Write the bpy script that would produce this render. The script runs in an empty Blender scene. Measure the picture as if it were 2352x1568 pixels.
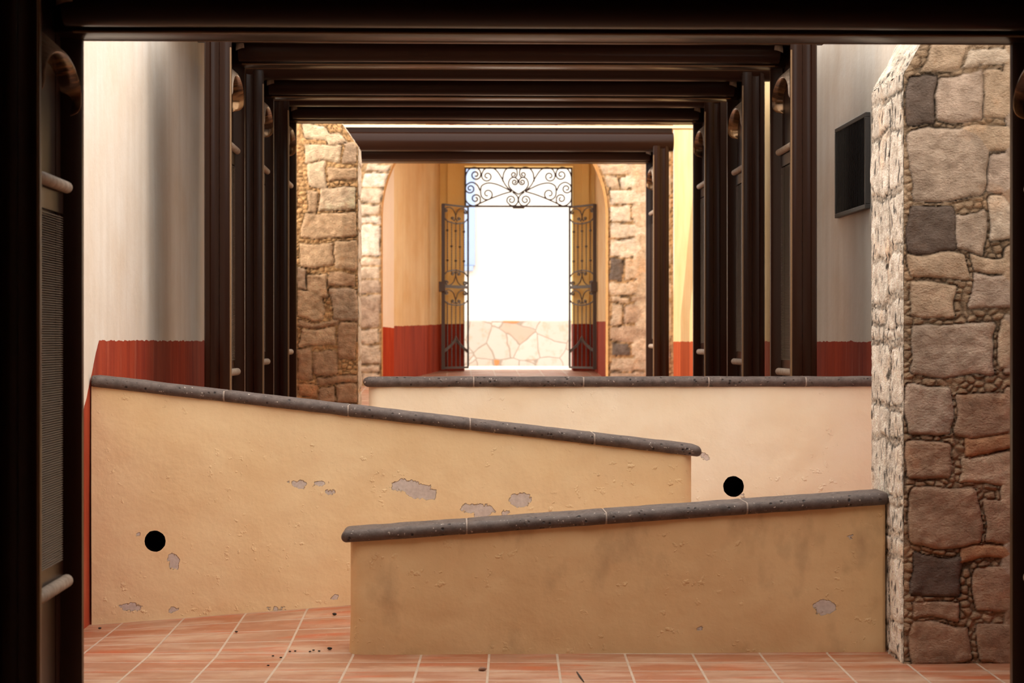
import bpy, math, random
from mathutils import Vector, noise as mn
random.seed(7)
C = bpy.context.scene.collection
SC = bpy.context.scene

# ------------------------------------------------------------------ camera, sky, sun, exposure
F = 4573.0                      # focal length in pixels of the 2352 px wide photograph (70 mm on 36 mm)
TH = math.atan(132.0 / F)       # the camera is turned a little to the right of the alley's axis
E = 1.5                         # eye height over the tiled floor
cd = bpy.data.cameras.new('camera'); cam = bpy.data.objects.new('camera', cd); C.objects.link(cam)
cd.sensor_width = 36.0; cd.lens = 36.0 * F / 2352.0; cd.clip_end = 200
cam.location = (0, 0, E); cam.rotation_euler = (math.pi / 2, 0, -TH)
cd.dof.use_dof = True; cd.dof.focus_distance = 11.2; cd.dof.aperture_fstop = 4.5
SC.camera = cam

w = bpy.data.worlds.new('sky'); SC.world = w; w.use_nodes = True
bg = w.node_tree.nodes['Background']
bg.inputs['Color'].default_value = (1.0, 0.95, 0.89, 1); bg.inputs['Strength'].default_value = 3.0
sd = bpy.data.lights.new('sun', 'SUN'); sun = bpy.data.objects.new('sun', sd); C.objects.link(sun)
sd.energy = 2.0; sd.angle = math.radians(1.2); sd.color = (1.0, 0.93, 0.83)
sun.location = (-8, 0, 12)
sun.rotation_euler = Vector((0.85, 0.36, -0.38)).to_track_quat('-Z', 'Y').to_euler()
SC.view_settings.view_transform = 'Standard'; SC.view_settings.look = 'None'
SC.view_settings.gamma = 1.0; SC.view_settings.use_curve_mapping = False
SC.view_settings.exposure = 0.22

# ------------------------------------------------------------------ helpers
def at(px, py, Y):
    """world point (x, y, z relative to the eye) seen at a pixel of the photograph, at depth Y"""
    a = (px - 1176) / F; b = (784 - py) / F
    x = math.cos(TH) * a + math.sin(TH); y = -math.sin(TH) * a + math.cos(TH)
    s = Y / y
    return Vector((x * s, Y, b * s))
def ax(px, Y): return at(px, 784, Y).x
def az(py, Y, px=1176): return at(px, py, Y).z

def srgb(r, g, b):
    f = lambda c: (c / 12.92 if c <= .04045 else ((c + .055) / 1.055) ** 2.4)
    return (f(r / 255), f(g / 255), f(b / 255), 1)

def mk(name, V, Fc, mat, parent=None, smooth=False, attrs=None, cols=None, base=None):
    """one mesh object; V are world points with z relative to the eye"""
    if parent is not None: b = Vector(parent['base_'])
    else:
        if base is None:
            xs = [v[0] for v in V]; ys = [v[1] for v in V]; zs = [v[2] for v in V]
            b = Vector(((min(xs) + max(xs)) / 2, (min(ys) + max(ys)) / 2, min(zs)))
        else: b = Vector(base)
    me = bpy.data.meshes.new(name)
    me.from_pydata([(v[0] - b.x, v[1] - b.y, v[2] - b.z) for v in V], [], Fc)
    me.update()
    if smooth: me.polygons.foreach_set('use_smooth', [True] * len(me.polygons))
    if attrs:
        for k, vals in attrs.items():
            a = me.attributes.new(k, 'FLOAT', 'POINT'); a.data.foreach_set('value', vals)
    if cols:
        a = me.attributes.new('tint', 'FLOAT_COLOR', 'POINT')
        a.data.foreach_set('color', [c for col in cols for c in (col[0], col[1], col[2], 1.0)])
    me.materials.append(mat)
    o = bpy.data.objects.new(name, me); C.objects.link(o)
    if parent is not None:
        o.parent = BASES[parent['key_']]
    else:
        o.location = (b.x, b.y, b.z + E)
    return o
BASES = {}
def thing(name, label, cat, base, group=None):
    o = bpy.data.objects.new(name, None); C.objects.link(o)
    o.location = (base[0], base[1], base[2] + E); o.empty_display_size = .1
    o['label'] = label; o['category'] = cat
    if group: o['group'] = group
    k = o.name; BASES[k] = o
    return {'base_': tuple(base), 'key_': k, 'obj': o}
def sub(o, par):                 # a handle that parents sub-parts under the part o of thing par
    BASES['p:' + str(len(BASES))] = o
    return {'base_': par['base_'], 'key_': 'p:' + str(len(BASES) - 1), 'obj': o}
def tag(o, label, cat, group=None):
    o['label'] = label; o['category'] = cat
    if group: o['group'] = group
    return o
def struct(o): o['kind'] = 'structure'; return o

class MB:
    def __init__(s): s.v = []; s.f = []
    def add(s, V, Fc):
        n = len(s.v); s.v += [tuple(p) for p in V]; s.f += [tuple(i + n for i in q) for q in Fc]; return s
    def box(s, x0, x1, y0, y1, z0, z1):
        return s.add([(x0,y0,z0),(x1,y0,z0),(x1,y1,z0),(x0,y1,z0),(x0,y0,z1),(x1,y0,z1),(x1,y1,z1),(x0,y1,z1)],
                     [(0,3,2,1),(4,5,6,7),(0,1,5,4),(1,2,6,5),(2,3,7,6),(3,0,4,7)])
    def bbox(s, x0, x1, y0, y1, z0, z1, r):
        """box with rounded (chamfered) edges along every side"""
        import bmesh
        bm = bmesh.new(); m = bmesh.ops.create_cube(bm, size=1)
        for v in bm.verts:
            v.co = Vector(((x0+x1)/2 + v.co.x*(x1-x0), (y0+y1)/2 + v.co.y*(y1-y0), (z0+z1)/2 + v.co.z*(z1-z0)))
        bmesh.ops.bevel(bm, geom=list(bm.edges), offset=r, segments=2, affect='EDGES', profile=.5)
        bm.verts.index_update()
        s.add([tuple(v.co) for v in bm.verts], [tuple(v.index for v in f.verts) for f in bm.faces]); bm.free(); return s
    def tube(s, pts, r, n=8, caps=True, rs=None):
        pts = [Vector(p) for p in pts]; rings = []; N = len(pts)
        up = None
        for i, p in enumerate(pts):
            t = (pts[min(i+1, N-1)] - pts[max(i-1, 0)]).normalized()
            if up is None:
                up = t.orthogonal().normalized()
            else:
                up = (up - t * up.dot(t))
                up = up.normalized() if up.length > 1e-6 else t.orthogonal().normalized()
            sd_ = t.cross(up); rr = rs[i] if rs else r
            rings.append([p + (up * math.cos(a) + sd_ * math.sin(a)) * rr for a in [2*math.pi*k/n for k in range(n)]])
        V = [q for g in rings for q in g]; Fc = []
        for i in range(N-1):
            for k in range(n):
                a = i*n+k; b = i*n+(k+1) % n
                Fc.append((a, b, b+n, a+n))
        if caps:
            Fc.append(tuple(range(n-1, -1, -1))); Fc.append(tuple((N-1)*n+k for k in range(n)))
        return s.add(V, Fc)
    def prism(s, poly, axis, a0, a1):
        """extrude a 2-D polygon along an axis: 'z' poly=(x,y), 'x' poly=(y,z), 'y' poly=(x,z)"""
        f = {'z': lambda p, a: (p[0], p[1], a), 'x': lambda p, a: (a, p[0], p[1]), 'y': lambda p, a: (p[0], a, p[1])}[axis]
        n = len(poly)
        V = [f(p, a0) for p in poly] + [f(p, a1) for p in poly]
        ar = sum(poly[i][0]*poly[(i+1) % n][1] - poly[(i+1) % n][0]*poly[i][1] for i in range(n))
        fl = (ar > 0) != (axis == 'y')
        Fc = []
        for i in range(n):
            j = (i+1) % n; q = (i, j, j+n, i+n); Fc.append(q if fl else q[::-1])
        b = tuple(range(n)); t = tuple(range(n, 2*n))
        Fc += [b[::-1], t] if fl else [b, t[::-1]]
        return s.add(V, Fc)
    def build(s, name, mat, parent=None, smooth=False): return mk(name, s.v, s.f, mat, parent, smooth)

def auto(o, ang=40):             # smooth shading with sharp edges kept
    me = o.data
    me.polygons.foreach_set('use_smooth', [True] * len(me.polygons))
    try: me.set_sharp_from_angle(angle=math.radians(ang))
    except Exception: pass
    return o

def grid(P, nu, nv, hole=None):
    """vertices P(u,v) on a grid; hole = (centre, radius) cut in world xz of the first sheet"""
    V = [P(i / nu, j / nv) for j in range(nv+1) for i in range(nu+1)]
    Fc = [(j*(nu+1)+i, j*(nu+1)+i+1, (j+1)*(nu+1)+i+1, (j+1)*(nu+1)+i) for j in range(nv) for i in range(nu)]
    return V, Fc

def catmull(P, k=6):
    P = [Vector((p[0], p[1])) for p in P]; out = []
    for i in range(len(P)-1):
        p0 = P[max(i-1, 0)]; p1 = P[i]; p2 = P[i+1]; p3 = P[min(i+2, len(P)-1)]
        for j in range(k):
            t = j / k
            out.append(.5*((2*p1) + (p2-p0)*t + (2*p0-5*p1+4*p2-p3)*t*t + (3*p1-p0-3*p2+p3)*t**3))
    out.append(P[-1]); return out
def spiral(cx, cy, r, a0, sg, turns=1.35, k=22):
    return [Vector((cx + r*(1-.78*t)*math.cos(a0+sg*2*math.pi*turns*t), cy + r*(1-.78*t)*math.sin(a0+sg*2*math.pi*turns*t)))
            for t in [i / k for i in range(k+1)]]

# ------------------------------------------------------------------ materials
class NT:
    def __init__(s, name):
        s.m = bpy.data.materials.new(name); s.m.use_nodes = True; s.t = s.m.node_tree
        s.b = s.t.nodes['Principled BSDF']; s.co = s.n('ShaderNodeTexCoord')
    def n(s, ty, **kw):
        x = s.t.nodes.new(ty)
        for k, v in kw.items(): setattr(x, k, v)
        return x
    def l(s, a, b): s.t.links.new(a, b)
    def pos(s, sc=(1,1,1), rot=(0,0,0), loc=(0,0,0)):
        g = s.n('ShaderNodeNewGeometry'); mp = s.n('ShaderNodeMapping')
        mp.inputs['Scale'].default_value = sc; mp.inputs['Rotation'].default_value = rot; mp.inputs['Location'].default_value = loc
        s.l(g.outputs['Position'], mp.inputs['Vector']); return mp.outputs[0]
    def noise(s, scale, detail=4, sc=(1,1,1), rough=.55, loc=(0,0,0)):
        x = s.n('ShaderNodeTexNoise'); x.inputs['Scale'].default_value = scale; x.inputs['Detail'].default_value = detail
        x.inputs['Roughness'].default_value = rough; s.l(s.pos(sc, loc=loc), x.inputs['Vector']); return x.outputs['Fac']
    def ramp(s, fac, stops):
        x = s.n('ShaderNodeValToRGB'); e = x.color_ramp.elements
        while len(e) < len(stops): e.new(.5)
        for i, (p, c) in enumerate(stops):
            e[i].position = p; e[i].color = c if len(c) == 4 else (*c, 1)
        s.l(fac, x.inputs['Fac']); return x.outputs['Color']
    def step(s, fac, a, b): return s.ramp(fac, [(a, (0,0,0,1)), (b, (1,1,1,1))])
    def mix(s, f, a, b, mode='MIX'):
        x = s.n('ShaderNodeMix', data_type='RGBA', blend_type=mode)
        if isinstance(f, float): x.inputs[0].default_value = f
        else: s.l(f, x.inputs[0])
        for v, i in ((a, 6), (b, 7)):
            if isinstance(v, tuple): x.inputs[i].default_value = v
            else: s.l(v, x.inputs[i])
        return x.outputs[2]
    def math(s, op, a, b=None):
        x = s.n('ShaderNodeMath', operation=op)
        for v, i in ((a, 0), (b, 1)):
            if v is None: continue
            if isinstance(v, (int, float)): x.inputs[i].default_value = v
            else: s.l(v, x.inputs[i])
        return x.outputs[0]
    def attr(s, nm, col=False):
        x = s.n('ShaderNodeAttribute', attribute_name=nm); return x.outputs['Color' if col else 'Fac']
    def bump(s, h, st=.3, dist=.01, prev=None):
        x = s.n('ShaderNodeBump'); x.inputs['Strength'].default_value = st; x.inputs['Distance'].default_value = dist
        s.l(h, x.inputs['Height'])
        if prev: s.l(prev, x.inputs['Normal'])
        return x.outputs[0]
    def out(s, col=None, rough=.8, nrm=None, spec=.5, metal=0.):
        if col is not None:
            if isinstance(col, tuple): s.b.inputs['Base Color'].default_value = col
            else: s.l(col, s.b.inputs['Base Color'])
        if isinstance(rough, float): s.b.inputs['Roughness'].default_value = rough
        else: s.l(rough, s.b.inputs['Roughness'])
        s.b.inputs['Specular IOR Level'].default_value = spec; s.b.inputs['Metallic'].default_value = metal
        if nrm: s.l(nrm, s.b.inputs['Normal'])
        return s.m

def plaster(name, c1, c2, dado=None, chips=False, streak=.5, rough_bump=.25, grime=None):
    n = NT(name)
    base = n.mix(n.step(n.noise(2.2, 5), .35, .68), c1, c2)
    st = n.step(n.noise(7, 4, (1,1,.06)), .42, .75)
    base = n.mix(n.math('MULTIPLY', st, streak), base, tuple(x*.86 for x in c2[:3]) + (1,))
    if grime:
        g = n.step(n.noise(5, 6, (1,1,.6), loc=(3,1,2)), .56, .78)
        base = n.mix(n.math('MULTIPLY', g, .55), base, grime)
    h = n.noise(38, 5); h2 = n.noise(9, 4)
    hh = n.math('ADD', n.math('ADD', n.math('MULTIPLY', h, .35), h2), n.math('MULTIPLY', n.noise(3.5, 3, loc=(2,2,9)), 1.6))
    if dado:
        dn = n.math('ADD', n.attr('dado'), n.math('MULTIPLY', n.math('SUBTRACT', n.noise(9, 3), .5), .03))
        red = n.mix(n.step(n.noise(8, 5, (1,1,.10)), .38, .72), dado[0], dado[1])
        wn = n.step(n.noise(12, 4, (1,1,.08), loc=(5,2,0)), .60, .74)
        red = n.mix(n.math('MULTIPLY', wn, .45), red, dado[2])
        m = n.math('LESS_THAN', dn, 0.)
        base = n.mix(m, base, red)
    nb = n.bump(hh, rough_bump, .012)
    if chips:
        cn = n.math('ADD', n.attr('chip'), n.math('MULTIPLY', n.math('SUBTRACT', n.noise(34, 5), .5), .055))
        m = n.step(cn, .0, .004); rim = n.step(cn, -.009, -.002)
        grey = n.mix(n.noise(55, 5), srgb(228,216,208), srgb(178,163,154))
        base = n.mix(rim, base, tuple(min(1, x*1.0) for x in c1[:3]) + (1,))
        base = n.mix(m, base, grey)
        nb = n.bump(n.math('MULTIPLY', m, -1.), 1., .008, nb)
        blob = n.math('MULTIPLY', n.step(n.noise(22, 3, loc=(1,7,3)), .60, .70), n.step(n.noise(4, 2, loc=(9,2,1)), .5, .6))
        nb = n.bump(blob, .5, .006, nb)
    return n.out(base, .85, nb, .25)

RED = (srgb(172,68,38), srgb(138,44,26), srgb(196,120,92))
M_WALL = plaster('cream_plaster', srgb(238,229,217), srgb(230,215,197), RED)
M_LOW = {}
M_NEAR = plaster('tan_plaster', srgb(230,197,150), srgb(219,182,135), None, True, .2, .3, srgb(160,128,98))  # near, middle and back tints grow paler: roof shade painted in
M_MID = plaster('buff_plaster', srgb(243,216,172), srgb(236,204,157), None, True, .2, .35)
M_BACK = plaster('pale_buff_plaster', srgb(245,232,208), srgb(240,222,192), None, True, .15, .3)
M_OCHRE = plaster('ochre_plaster', srgb(246,222,178), srgb(236,202,148), (srgb(176,70,40), srgb(140,48,28), srgb(170,90,70)))
M_YCREAM = plaster('warm_bounce_cream_plaster', srgb(236,206,152), srgb(228,192,134), (srgb(184,84,38), srgb(160,64,30), srgb(196,110,70)))  # warm reflected light painted in as a yellower cream
M_PALE = plaster('pale_lit_plaster', srgb(244,226,206), srgb(240,216,190), (srgb(186,68,32), srgb(160,52,26), srgb(190,90,60)))  # paler than the ochre: the brighter light on its facing painted in
M_WHITE = plaster('white_lime_plaster', srgb(204,201,197), srgb(199,195,190), None, False, .1, .15)
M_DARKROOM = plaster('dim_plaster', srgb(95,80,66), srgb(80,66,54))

def mk_stone():
    n = NT('rubble_stone')
    c = n.attr('tint', True)
    v = n.mix(n.step(n.noise(16, 6, rough=.65), .3, .72), (.84,.77,.69,1), (1.46,1.40,1.32,1))
    c = n.mix(1., c, v, 'MULTIPLY')
    rust = n.math('MULTIPLY', n.step(n.noise(5, 5, loc=(4,4,1)), .56, .74), .45)
    c = n.mix(rust, c, n.mix(1., c, (1.25,.88,.58,1), 'MULTIPLY'))
    dk = n.math('MULTIPLY', n.step(n.noise(7, 6, loc=(8,1,6), rough=.7), .60, .78), .65)
    c = n.mix(dk, c, n.mix(1., c, (.42,.38,.36,1), 'MULTIPLY'))
    h = n.math('ADD', n.noise(70, 6, (1,1,1.6), .65), n.math('MULTIPLY', n.noise(24, 5, (1,1,1.4)), 1.2))
    return n.out(c, .9, n.bump(h, .9, .02), .2)
M_STONE = mk_stone()

def mk_metal():
    n = NT('dark_brown_paint')
    c = n.mix(n.noise(3, 3), (.019,.0066,.0034,1), (.024,.0082,.004,1))
    return n.out(c, .28, None, .17, 0.)
M_METAL = mk_metal()
def mk_dust_lit():
    n = NT('dusty_lit_paint')
    c = n.mix(n.step(n.noise(40, 5), .3, .7), (.27,.20,.15,1), (.46,.36,.28,1))  # dust paler than its own tone: sky light on the hoods painted in
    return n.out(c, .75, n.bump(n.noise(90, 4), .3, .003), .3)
M_DUST_LIT = mk_dust_lit()
def mk_glint():
    n = NT('brown_paint_glints')
    c = n.mix(n.step(n.noise(9, 3, (.6,3,.8)), .42, .66), (.05,.024,.011,1), (.34,.19,.085,1))  # bright streaks painted in for reflections of the lit walls
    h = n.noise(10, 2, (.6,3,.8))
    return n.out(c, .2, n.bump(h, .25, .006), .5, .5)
M_GLINT = mk_glint()
def mk_bead():
    n = NT('edge_highlight_bronze'); return n.out((.20,.115,.055,1), .38, None, .5)  # lighter bronze paints in the highlight along the edges
M_BEAD = mk_bead()
def mk_louvre():
    n = NT('louvre_slats'); return n.out(n.mix(n.noise(60, 4), (.16,.11,.07,1), (.26,.19,.13,1)), .5, None, .4)
M_LOUV = mk_louvre()
def mk_coping():
    n = NT('dark_volcanic_stone')
    c = n.mix(n.step(n.noise(22, 6, rough=.65), .3, .7), srgb(70,58,54), srgb(104,90,84))
    c = n.mix(n.math('MULTIPLY', n.step(n.noise(60, 3, loc=(2,5,1)), .66, .72), .8), c, srgb(205,190,178))
    v = n.n('ShaderNodeTexVoronoi'); v.inputs['Scale'].default_value = 38; n.l(n.pos(), v.inputs['Vector'])
    pit = n.math('MULTIPLY', n.step(n.math('SUBTRACT', .32, v.outputs['Distance']), .0, .16), n.step(n.noise(20, 2, loc=(7,7,7)), .5, .6))
    c = n.mix(pit, c, srgb(30,24,24))
    nb = n.bump(n.math('MULTIPLY', pit, -1.), .8, .006, n.bump(n.noise(55, 6, rough=.65), .5, .006))
    return n.out(c, .62, nb, .4)
M_COP = mk_coping()
M_MORTAR = NT('joint_mortar').out(srgb(150,135,125), .9)
def mk_tile(name, rot, off, orange=.5):
    n = NT(name)
    p = n.pos((1,1,1), (0,0,rot), off)
    br = n.n('ShaderNodeTexBrick'); br.offset = 0.0; br.squash = 1.0
    br.inputs['Scale'].default_value = 1.0; br.inputs['Brick Width'].default_value = .325; br.inputs['Row Height'].default_value = .245
    br.inputs['Mortar Size'].default_value = .0065; br.inputs['Mortar Smooth'].default_value = .25
    br.inputs['Color1'].default_value = (0,0,0,1); br.inputs['Color2'].default_value = (1,1,1,1); br.inputs['Mortar'].default_value = (.5,.5,.5,1)
    n.l(p, br.inputs['Vector'])
    a = n.mix(br.outputs['Color'], srgb(160,98,66), srgb(160,116,90))
    w_ = n.step(n.noise(3.2, 6, (.55,1.7,1), .62), .47-.05*(1-orange), .66)
    c = n.mix(n.math('MULTIPLY', w_, .85), a, srgb(190,158,132))
    o_ = n.step(n.noise(4.5, 5, (.5,1.6,1), loc=(3,8,0)), .54, .7)
    c = n.mix(n.math('MULTIPLY', o_, .7), c, srgb(180,86,46))
    d_ = n.step(n.noise(6, 6, (.5,1.5,1), loc=(1,2,5), rough=.7), .60, .76)
    c = n.mix(n.math('MULTIPLY', d_, .5), c, srgb(124,80,62))
    c = n.mix(br.outputs['Fac'], c, n.mix(n.noise(8, 4), srgb(206,186,166), srgb(160,136,118)))
    sp = n.step(n.noise(42, 2, (1,1.6,1), loc=(6,3,0)), .74, .77)
    c = n.mix(n.math('MULTIPLY', sp, .6), c, srgb(232,206,176))
    h = n.math('ADD', n.math('MULTIPLY', br.outputs['Fac'], -.6), n.math('MULTIPLY', n.noise(20, 4), .3))
    r = n.ramp(n.noise(6, 4), [(.3, (.38,)*3), (.7, (.6,)*3)])
    return n.out(c, r, n.bump(h, .5, .006), .45)
M_TILE = mk_tile('terracotta_tiles', .03, (.77, 0, 0))
M_TILE2 = mk_tile('brown_terracotta_tiles', .0, (.1, 0, 0), .2)
M_IRON = NT('wrought_iron').out((.055,.030,.018,1), .42, None, .5)
M_BLACK = NT('black_painted_steel').out((.022,.018,.016,1), .42, None, .5)
M_PIPE = NT('drain_hole_shade').out((.006,.004,.003,1), .9, None, 0.)  # near-black tint paints in the unlit depth of the holes
M_BLUE = NT('pale_blue_paint').out(srgb(140,160,196), .6)
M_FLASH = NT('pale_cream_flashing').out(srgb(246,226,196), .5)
M_STREET = NT('pale_street_paving').out(srgb(226,212,196), .9)
def mk_flag():
    n = NT('pale_flagstone_veneer')
    d = n.n('ShaderNodeTexNoise'); d.inputs['Scale'].default_value = 3; n.l(n.pos(), d.inputs['Vector'])
    mv = n.n('ShaderNodeMix', data_type='VECTOR'); mv.inputs[0].default_value = .12
    n.l(n.pos((1,1,1.15)), mv.inputs[4]); n.l(d.outputs['Color'], mv.inputs[5])
    v = n.n('ShaderNodeTexVoronoi', feature='F1'); v.inputs['Scale'].default_value = 3.0; n.l(mv.outputs[1], v.inputs['Vector'])
    e = n.n('ShaderNodeTexVoronoi', feature='DISTANCE_TO_EDGE'); e.inputs['Scale'].default_value = 3.0; n.l(mv.outputs[1], e.inputs['Vector'])
    sp = n.n('ShaderNodeSeparateColor'); n.l(v.outputs['Color'], sp.inputs[0])
    c = n.ramp(sp.outputs[0], [(0., srgb(166,156,148)), (.5, srgb(176,168,161)), (.85, srgb(166,150,138)), (.93, srgb(176,112,66))])
    c = n.mix(n.math('MULTIPLY', n.step(n.noise(9, 6), .54, .7), .45), c, srgb(176,130,98))
    c = n.mix(n.step(n.math('SUBTRACT', .03, e.outputs['Distance']), 0., .02), c, srgb(140,126,114))
    return n.out(c, .85, n.bump(n.step(e.outputs['Distance'], .0, .05), .5, .01))
M_FLAG = mk_flag()

# ------------------------------------------------------------------ the setting
XL, XR = -1.93, 2.70                 # the alley's side walls
XIL, XIR = -1.39, 2.11               # inner faces of the gateway posts

def side_wall(name, X, y0, y1, z0, topf, dadof, flip, mat=M_WALL, nu=60, nv=60):
    def P(u, v):
        y = y0 + (y1-y0)*u; z = z0 + (topf(y)-z0)*v; return (X + .012*mn.noise((y*.8, z*.5, X*3)), y, z)
    V, Fc = grid(P, nu, nv)
    if flip: Fc = [f[::-1] for f in Fc]
    n0 = len(V); t = -.25 if X < 0 else .25
    V2 = [(X+t, y0, z0), (X+t, y1, z0), (X+t, y1, topf(y1)), (X+t, y0, topf(y0))]
    q = (n0, n0+1, n0+2, n0+3); c = (0, nu, (nv+1)*(nu+1)-1, nv*(nu+1))
    Fc += [q, (c[0], c[1], q[1], q[0]), (c[1], c[2], q[2], q[1]), (c[2], c[3], q[3], q[2]), (c[3], c[0], q[0], q[3])]
    V += V2
    return struct(mk(name, V, Fc, mat, attrs={'dado': [v[2]-dadof(v[1]) for v in V]}))
def dadoL(y): return .005 if y > 10.84 else -.31 - max(0, 10.47-y)*.72 + (max(0, y-10.47))/.37*.315
def dadoR(y): return .0
side_wall('wall_left', XL, -2.5, 18.0, -1.7, lambda y: 4.5, dadoL, False, nu=330, nv=60)  # unseen top sized to keep the sun off the alley
side_wall('wall_left_end', XL, 18.0, 24.46, -1.7, lambda y: .9, dadoL, False, nu=20, nv=20)  # unseen, kept low so the sun reaches the far end
side_wall('wall_right', XR, -2.5, 16.0, -1.7, lambda y: 3.2, dadoR, True, nu=120, nv=40)

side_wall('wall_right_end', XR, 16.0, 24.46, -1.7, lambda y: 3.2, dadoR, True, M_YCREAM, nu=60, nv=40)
# lower tiled floor and the two ramp flights
LOW = -1.5; MIDZ = -1.25; UP = -.83
YN0, YN1 = 9.54, 9.76                # near wall
YM0, YM1 = 10.59, 10.81              # middle wall
YB0, YB1 = 11.80, 12.02              # back wall
XN, XM = -.50, 1.27                  # open ends of the near/back walls and of the middle wall
def zfloor_at(x, y):
    q = min(1, max(0, (y-9.52)/1.0))
    return LOW + .235*min(1.2, max(0, (x-XL)/(XM-XL)))*q
def Pf(u, v):
    x = XL-.05+(XR-XL+.1)*u; y = -2.5 + (8.9+2.5)*min(1, v*4) if v < .25 else 8.9 + (YM0+.012-8.9)*(v-.25)/.75
    return (x, y, zfloor_at(x, y))
Vf, Ff = grid(Pf, 60, 40); struct(mk('floor', Vf, Ff, M_TILE, None, True))
def ramp(name, y0, y1, pts, mat):
    m = MB(); V = []; Fc = []
    poly = [(x, z) for x, z in pts] + [(pts[-1][0], LOW-.15), (pts[0][0], LOW-.15)]
    m.prism(poly, 'y', y0, y1); return struct(m.build(name, mat))
ramp('floor_ramp_upper', YM1-.012, YB0+.012, [(XL, UP), (-1.75, UP), (XM, MIDZ), (XR, MIDZ)], M_TILE2)
# upper floor, gently rising towards the gate
m = MB(); m.prism([(YB1-.012, UP), (17.6, -.76), (24.9, -.53), (28.35, -.40), (28.35, -1.7), (YB1-.012, -1.7)], 'x', XL-.2, XR+.2)
struct(m.build('floor_upper', M_TILE2))
m = MB(); m.box(XL, XN-.02, YB0+.012, YB1-.012, LOW-.15, UP); struct(m.build('floor_threshold', M_TILE2))

# unseen roof and rear wall, added to shade the camera's end
m = MB(); m.box(XL-.2, XR+.2, -2.5, 6.75, 1.5, 1.6); struct(m.build('added_roof', M_DARKROOM))
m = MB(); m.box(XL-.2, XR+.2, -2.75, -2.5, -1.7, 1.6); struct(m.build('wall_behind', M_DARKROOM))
# unseen slab added over the middle gateways to darken them and the left wall
m = MB(); m.box(XL+.02, XIR+.2, 13.3, 16.5, 2.4, 2.48); struct(m.build('added_shade_slab', M_DARKROOM))

# ------------------------------------------------------------------ low ramp walls with dark bullnose coping
def low_wall(name, label, yf, yb, x0, x1, botf, topf, chips, hole, cops, mat, round_left, round_right, flare=0.):
    """front sheet, rounded free end(s) and back sheet as one strip; coping stones are parts"""
    t = thing(name, label, 'low wall', ((x0+x1)/2, (yf+yb)/2, min(botf(x0), botf(x1))))
    R = .07; path = []
    N = int((x1-x0)/.016)
    def arc(cx, cy, a0, a1, k=6): return [(cx+R*math.cos(a0+(a1-a0)*i/k), cy+R*math.sin(a0+(a1-a0)*i/k)) for i in range(k+1)]
    H = math.pi/2
    xl = x0 + (R if round_left else 0); xr = x1 - (R if round_right else 0)
    if round_left: path += arc(xl, yf+R, 2*H, 3*H)[:-1]
    path += [(xl+(xr-xl)*i/N, yf) for i in range(N+1)]
    if round_right: path += arc(xr, yf+R, 3*H, 4*H)[1:]
    nf = len(path)
    if round_right: path += arc(xr, yb-R, 0, H)
    path += [(xr+(xl-xr)*i/20, yb) for i in range(0 if not round_right else 1, 21)]
    if round_left: path += arc(xl, yb-R, H, 2*H)[1:]
    path.append(path[0])
    nv = 64; V = []; chip = []
    for j in range(nv+1):
        v = j/nv
        for (x, y) in path:
            z0 = botf(x)-.05; z1 = topf(x); z = z0+(z1-z0)*v
            fl = flare*max(0, 1-v*2.2)**2
            d = .006*mn.noise((x*2.2, z*2.2, y)) + .003*mn.noise((x*9, z*9, 4+y))
            dx = 0
            if round_left and x < x0+R: dx = -fl
            V.append((x+dx, y+(d-fl*.4 if y < yf+.1 else -d), z))
            c = -.2
            if y < yf+.03:
                for (cx, cz, rx, rz) in chips:
                    c = max(c, (1-math.hypot((x-cx)/rx, (z-cz)/rz))*min(rx, rz))
            chip.append(c)
    n = len(path); Fc = []
    for j in range(nv):
        for i in range(n-1):
            q = (j*n+i, j*n+i+1, (j+1)*n+i+1, (j+1)*n+i)
            if hole:
                cx = sum(V[k][0] for k in q)/4; cz = sum(V[k][2] for k in q)/4; cy = sum(V[k][1] for k in q)/4
                if cy < yf+.05 and math.hypot(cx-hole[0], cz-hole[1]) < hole[2]: continue
            Fc.append(q)
    if hole:                                        # snap the rim of the drain hole to a (slightly ragged) circle
        hx, hz, hr = hole
        cnt = {}
        for f in Fc:
            for k in f: cnt[k] = cnt.get(k, 0)+1
        for k, p in enumerate(V):
            if p[1] < yf+.05 and math.hypot(p[0]-hx, p[2]-hz) < hr+.022 and cnt.get(k, 0) in (1, 2, 3):
                a = math.atan2(p[2]-hz, p[0]-hx); rr = hr*(1+.05*mn.noise((math.cos(a)*3, math.sin(a)*3, 1)))
                V[k] = (hx+rr*math.cos(a), p[1], hz+rr*math.sin(a))
    o = mk('wall_body', V, Fc, mat, t, True, attrs={'chip': chip, 'dado': [1.]*len(V)})
    if hole:
        m = MB(); seg = 20; rr = hole[2]*1.04
        ring = lambda y, r: [(hole[0]+r*math.cos(2*math.pi*k/seg), y, hole[1]+r*math.sin(2*math.pi*k/seg)) for k in range(seg)]
        Vp = ring(yf+.006, rr) + ring(yf+.17, rr)
        m.add(Vp, [(k, k+seg, (k+1) % seg+seg, (k+1) % seg) for k in range(seg)] + [tuple(range(seg, 2*seg))])
        m.build('drain_pipe', M_PIPE, t)
    # coping
    for i in range(len(cops)-1):
        coping(t, cops[i], cops[i+1], yf, yb, topf, i == 0 and round_left, i == len(cops)-2 and round_right, len(cops))
        if i: 
            x = cops[i]; z = topf(x)
            prof = cop_profile(yf, yb, .0015)
            m = MB(); m.add([(x-.004, y, z+h) for y, h in prof] + [(x+.004, y, z+h) for y, h in prof],
                  [(k, (k+1) % len(prof), (k+1) % len(prof)+len(prof), k+len(prof)) for k in range(len(prof))] )
            m.build('joint', M_MORTAR, t)
    return t
CH = .058; OV = .032
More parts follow.
